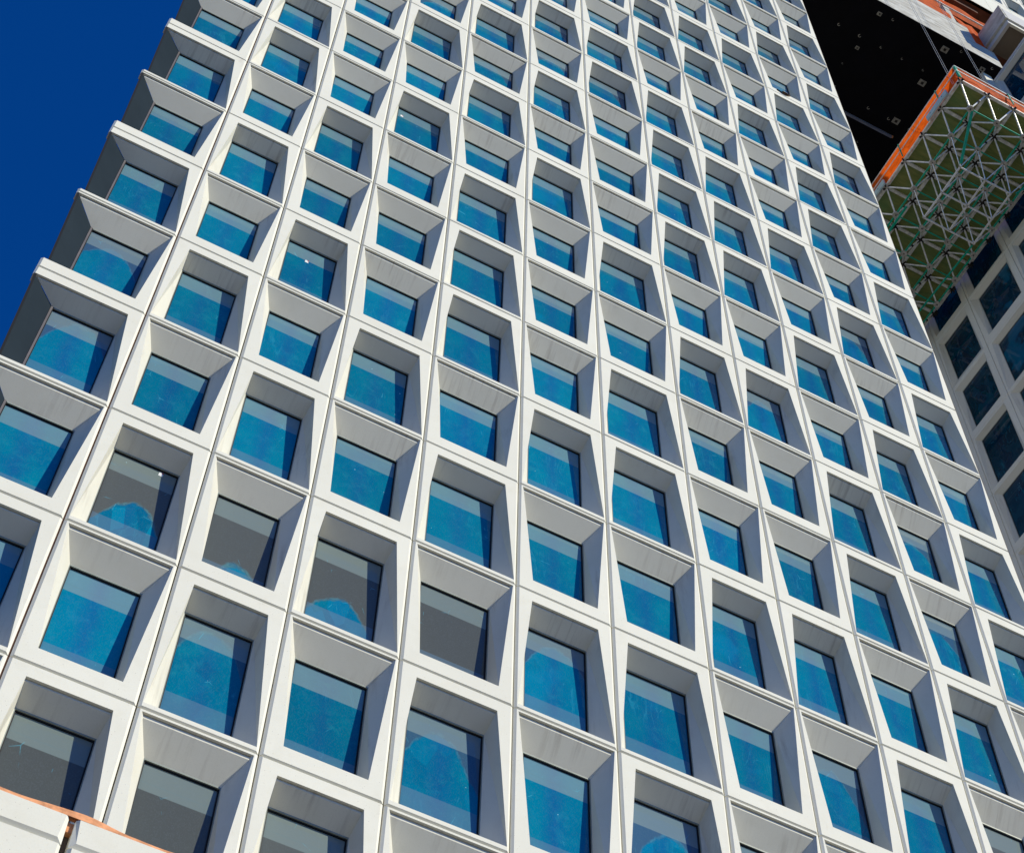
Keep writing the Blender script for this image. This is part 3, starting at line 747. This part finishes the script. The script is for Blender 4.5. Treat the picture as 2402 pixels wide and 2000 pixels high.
# ------------------------------------------------------------------ bird perched on a window sill
def bird():
    x, y, z = unproj(1841, 222, 2, -.004); c = P(x, y, z); h = .16
    o_ = thing('bird', 'small brown bird perched on a window ledge high on the tower', 'bird', c)
    q = MB()
    def ell(mb, ce, ax, r, n, m):
        ce = Vector(ce); d = Vector(ax).normalized(); L = Vector(ax).length; u = d.orthogonal().normalized(); w = d.cross(u); K = 8
        ring = lambda k: [ce+d*(L*(2*k/K-1))+(u*math.cos(2*math.pi*i/n)+w*math.sin(2*math.pi*i/n))*r*math.sqrt(max(.003, 1-(2*k/K-1)**2)) for i in range(n)]
        for k in range(K):
            A, B = ring(k), ring(k+1)
            for i in range(n): mb.poly([A[i], A[(i+1) % n], B[(i+1) % n], B[i]], m, smooth=True)
    ell(q, c+Vector((.02, 0, .03)), (.17, 0, .02), .065, 10, 'bird'); ell(q, c+Vector((.17, 0, .09)), (.05, 0, .02), .042, 10, 'bird'); q.tube(c+Vector((.20, 0, .10)), c+Vector((.25, 0, .10)), .012, 'bird_dark', 6, .003)
    q.build('body', o_)
    q = MB(); q.poly([c+Vector((-.12, -.03, .03)), c+Vector((-.33, -.02, .10)), c+Vector((-.34, .03, .07)), c+Vector((-.10, .04, .0))], 'bird_dark'); q.poly([c+Vector((-.12, -.03, .02)), c+Vector((-.33, -.02, .09)), c+Vector((-.30, .02, .05)), c+Vector((-.10, .03, -.01))], 'bird_dark'); q.build('tail', o_)
    q = MB(); ell(q, c+Vector((-.01, -.055, .0)), (.15, 0, -.03), .03, 8, 'bird_dark'); ell(q, c+Vector((-.02, -.07, .02)), (.11, 0, -.02), .016, 6, 'bird_pale'); q.build('wing', o_)
    q = MB(); q.tube(c+Vector((.0, 0, -.02)), c+Vector((.0, 0, -.09)), .008, 'bird_dark', 5); q.tube(c+Vector((.04, .02, -.02)), c+Vector((.04, .02, -.09)), .008, 'bird_dark', 5); q.build('legs', o_)
bird()

# ------------------------------------------------------------------ ground
q = MB(); R_ = 900; z0 = P(0, GROUND, 0)[2]
q.poly([(-R_, -R_, z0), (R_, -R_, z0), (R_, R_, z0), (-R_, R_, z0)], 'ground'); o = q.build('ground'); o['kind'] = 'structure'
q = MB(); q.poly([(-R_, -42, z0+.004), (R_, -42, z0+.004), (R_, -28, z0+.004), (-R_, -28, z0+.004)], 'asphalt')
for i in range(-20, 21): q.poly([(i*9, -35.1, z0+.008), (i*9+4, -35.1, z0+.008), (i*9+4, -34.9, z0+.008), (i*9, -34.9, z0+.008)], 'paint')
o = q.build('road'); o['kind'] = 'structure'
q = MB(); q.box((-R_, -28, z0+.001), (R_, -27.7, z0+.13), 'plain'); q.box((-R_, -42.3, z0+.001), (R_, -42, z0+.13), 'plain'); o = q.build('kerb'); o['kind'] = 'structure'

# ------------------------------------------------------------------ light
sun_f = Vector((.88, -.88, -1.0))          # facade axes (x, y down, z in): right, up, outwards
sd = Vector((sun_f[0], sun_f[2], -sun_f[1])).normalized()   # world direction towards the sun
el = math.asin(sd.z); az = math.atan2(sd.x, sd.y)
w = bpy.data.worlds.new('World'); C.world = w; w.use_nodes = True
nt = w.node_tree; bg = nt.nodes['Background']
sky = nt.nodes.new('ShaderNodeTexSky'); sky.sky_type = 'NISHITA'; sky.sun_disc = False
sky.sun_elevation = el; sky.sun_rotation = az; sky.air_density = 1.0; sky.dust_density = 0.0; sky.altitude = 3000; sky.ozone_density = 3.0
hs = nt.nodes.new('ShaderNodeMix'); hs.data_type = 'RGBA'; hs.blend_type = 'MULTIPLY'; hs.inputs[0].default_value = 1; hs.inputs[7].default_value = (.02, .655, 1.60, 1)   # deep polarised sky
nt.links.new(sky.outputs[0], hs.inputs[6]); nt.links.new(hs.outputs[2], bg.inputs['Color']); bg.inputs['Strength'].default_value = .10
L = bpy.data.lights.new('sun', 'SUN'); L.energy = 5.2; L.angle = math.radians(.53); L.color = (1, .945, .765)
lo = bpy.data.objects.new('sun', L); COL.objects.link(lo); lo.rotation_euler = (-sd).to_track_quat('-Z', 'Y').to_euler()

# ------------------------------------------------------------------ camera
cam = bpy.data.cameras.new('camera'); cam.sensor_width = 36; cam.lens = 36*FPX/2402; cam.clip_start = .1; cam.clip_end = 5000
co = bpy.data.objects.new('camera', cam); COL.objects.link(co); C.camera = co
fv = lambda a: Vector((a[0], a[2], -a[1]))     # facade axes to world axes
X, Y, Z = fv(RC[0]), -fv(RC[1]), -fv(RC[2])
co.matrix_world = Matrix(((X.x, Y.x, Z.x, 0), (X.y, Y.y, Z.y, 0), (X.z, Y.z, Z.z, 0), (0, 0, 0, 1)))
co.location = P(CX, CY, CZ)
C.view_settings.view_transform = 'Standard'; C.view_settings.look = 'None'; C.view_settings.exposure = 0; C.view_settings.gamma = 1
C.cycles.max_bounces = 6; C.cycles.diffuse_bounces = 4; C.cycles.glossy_bounces = 3; C.cycles.transparent_max_bounces = 8
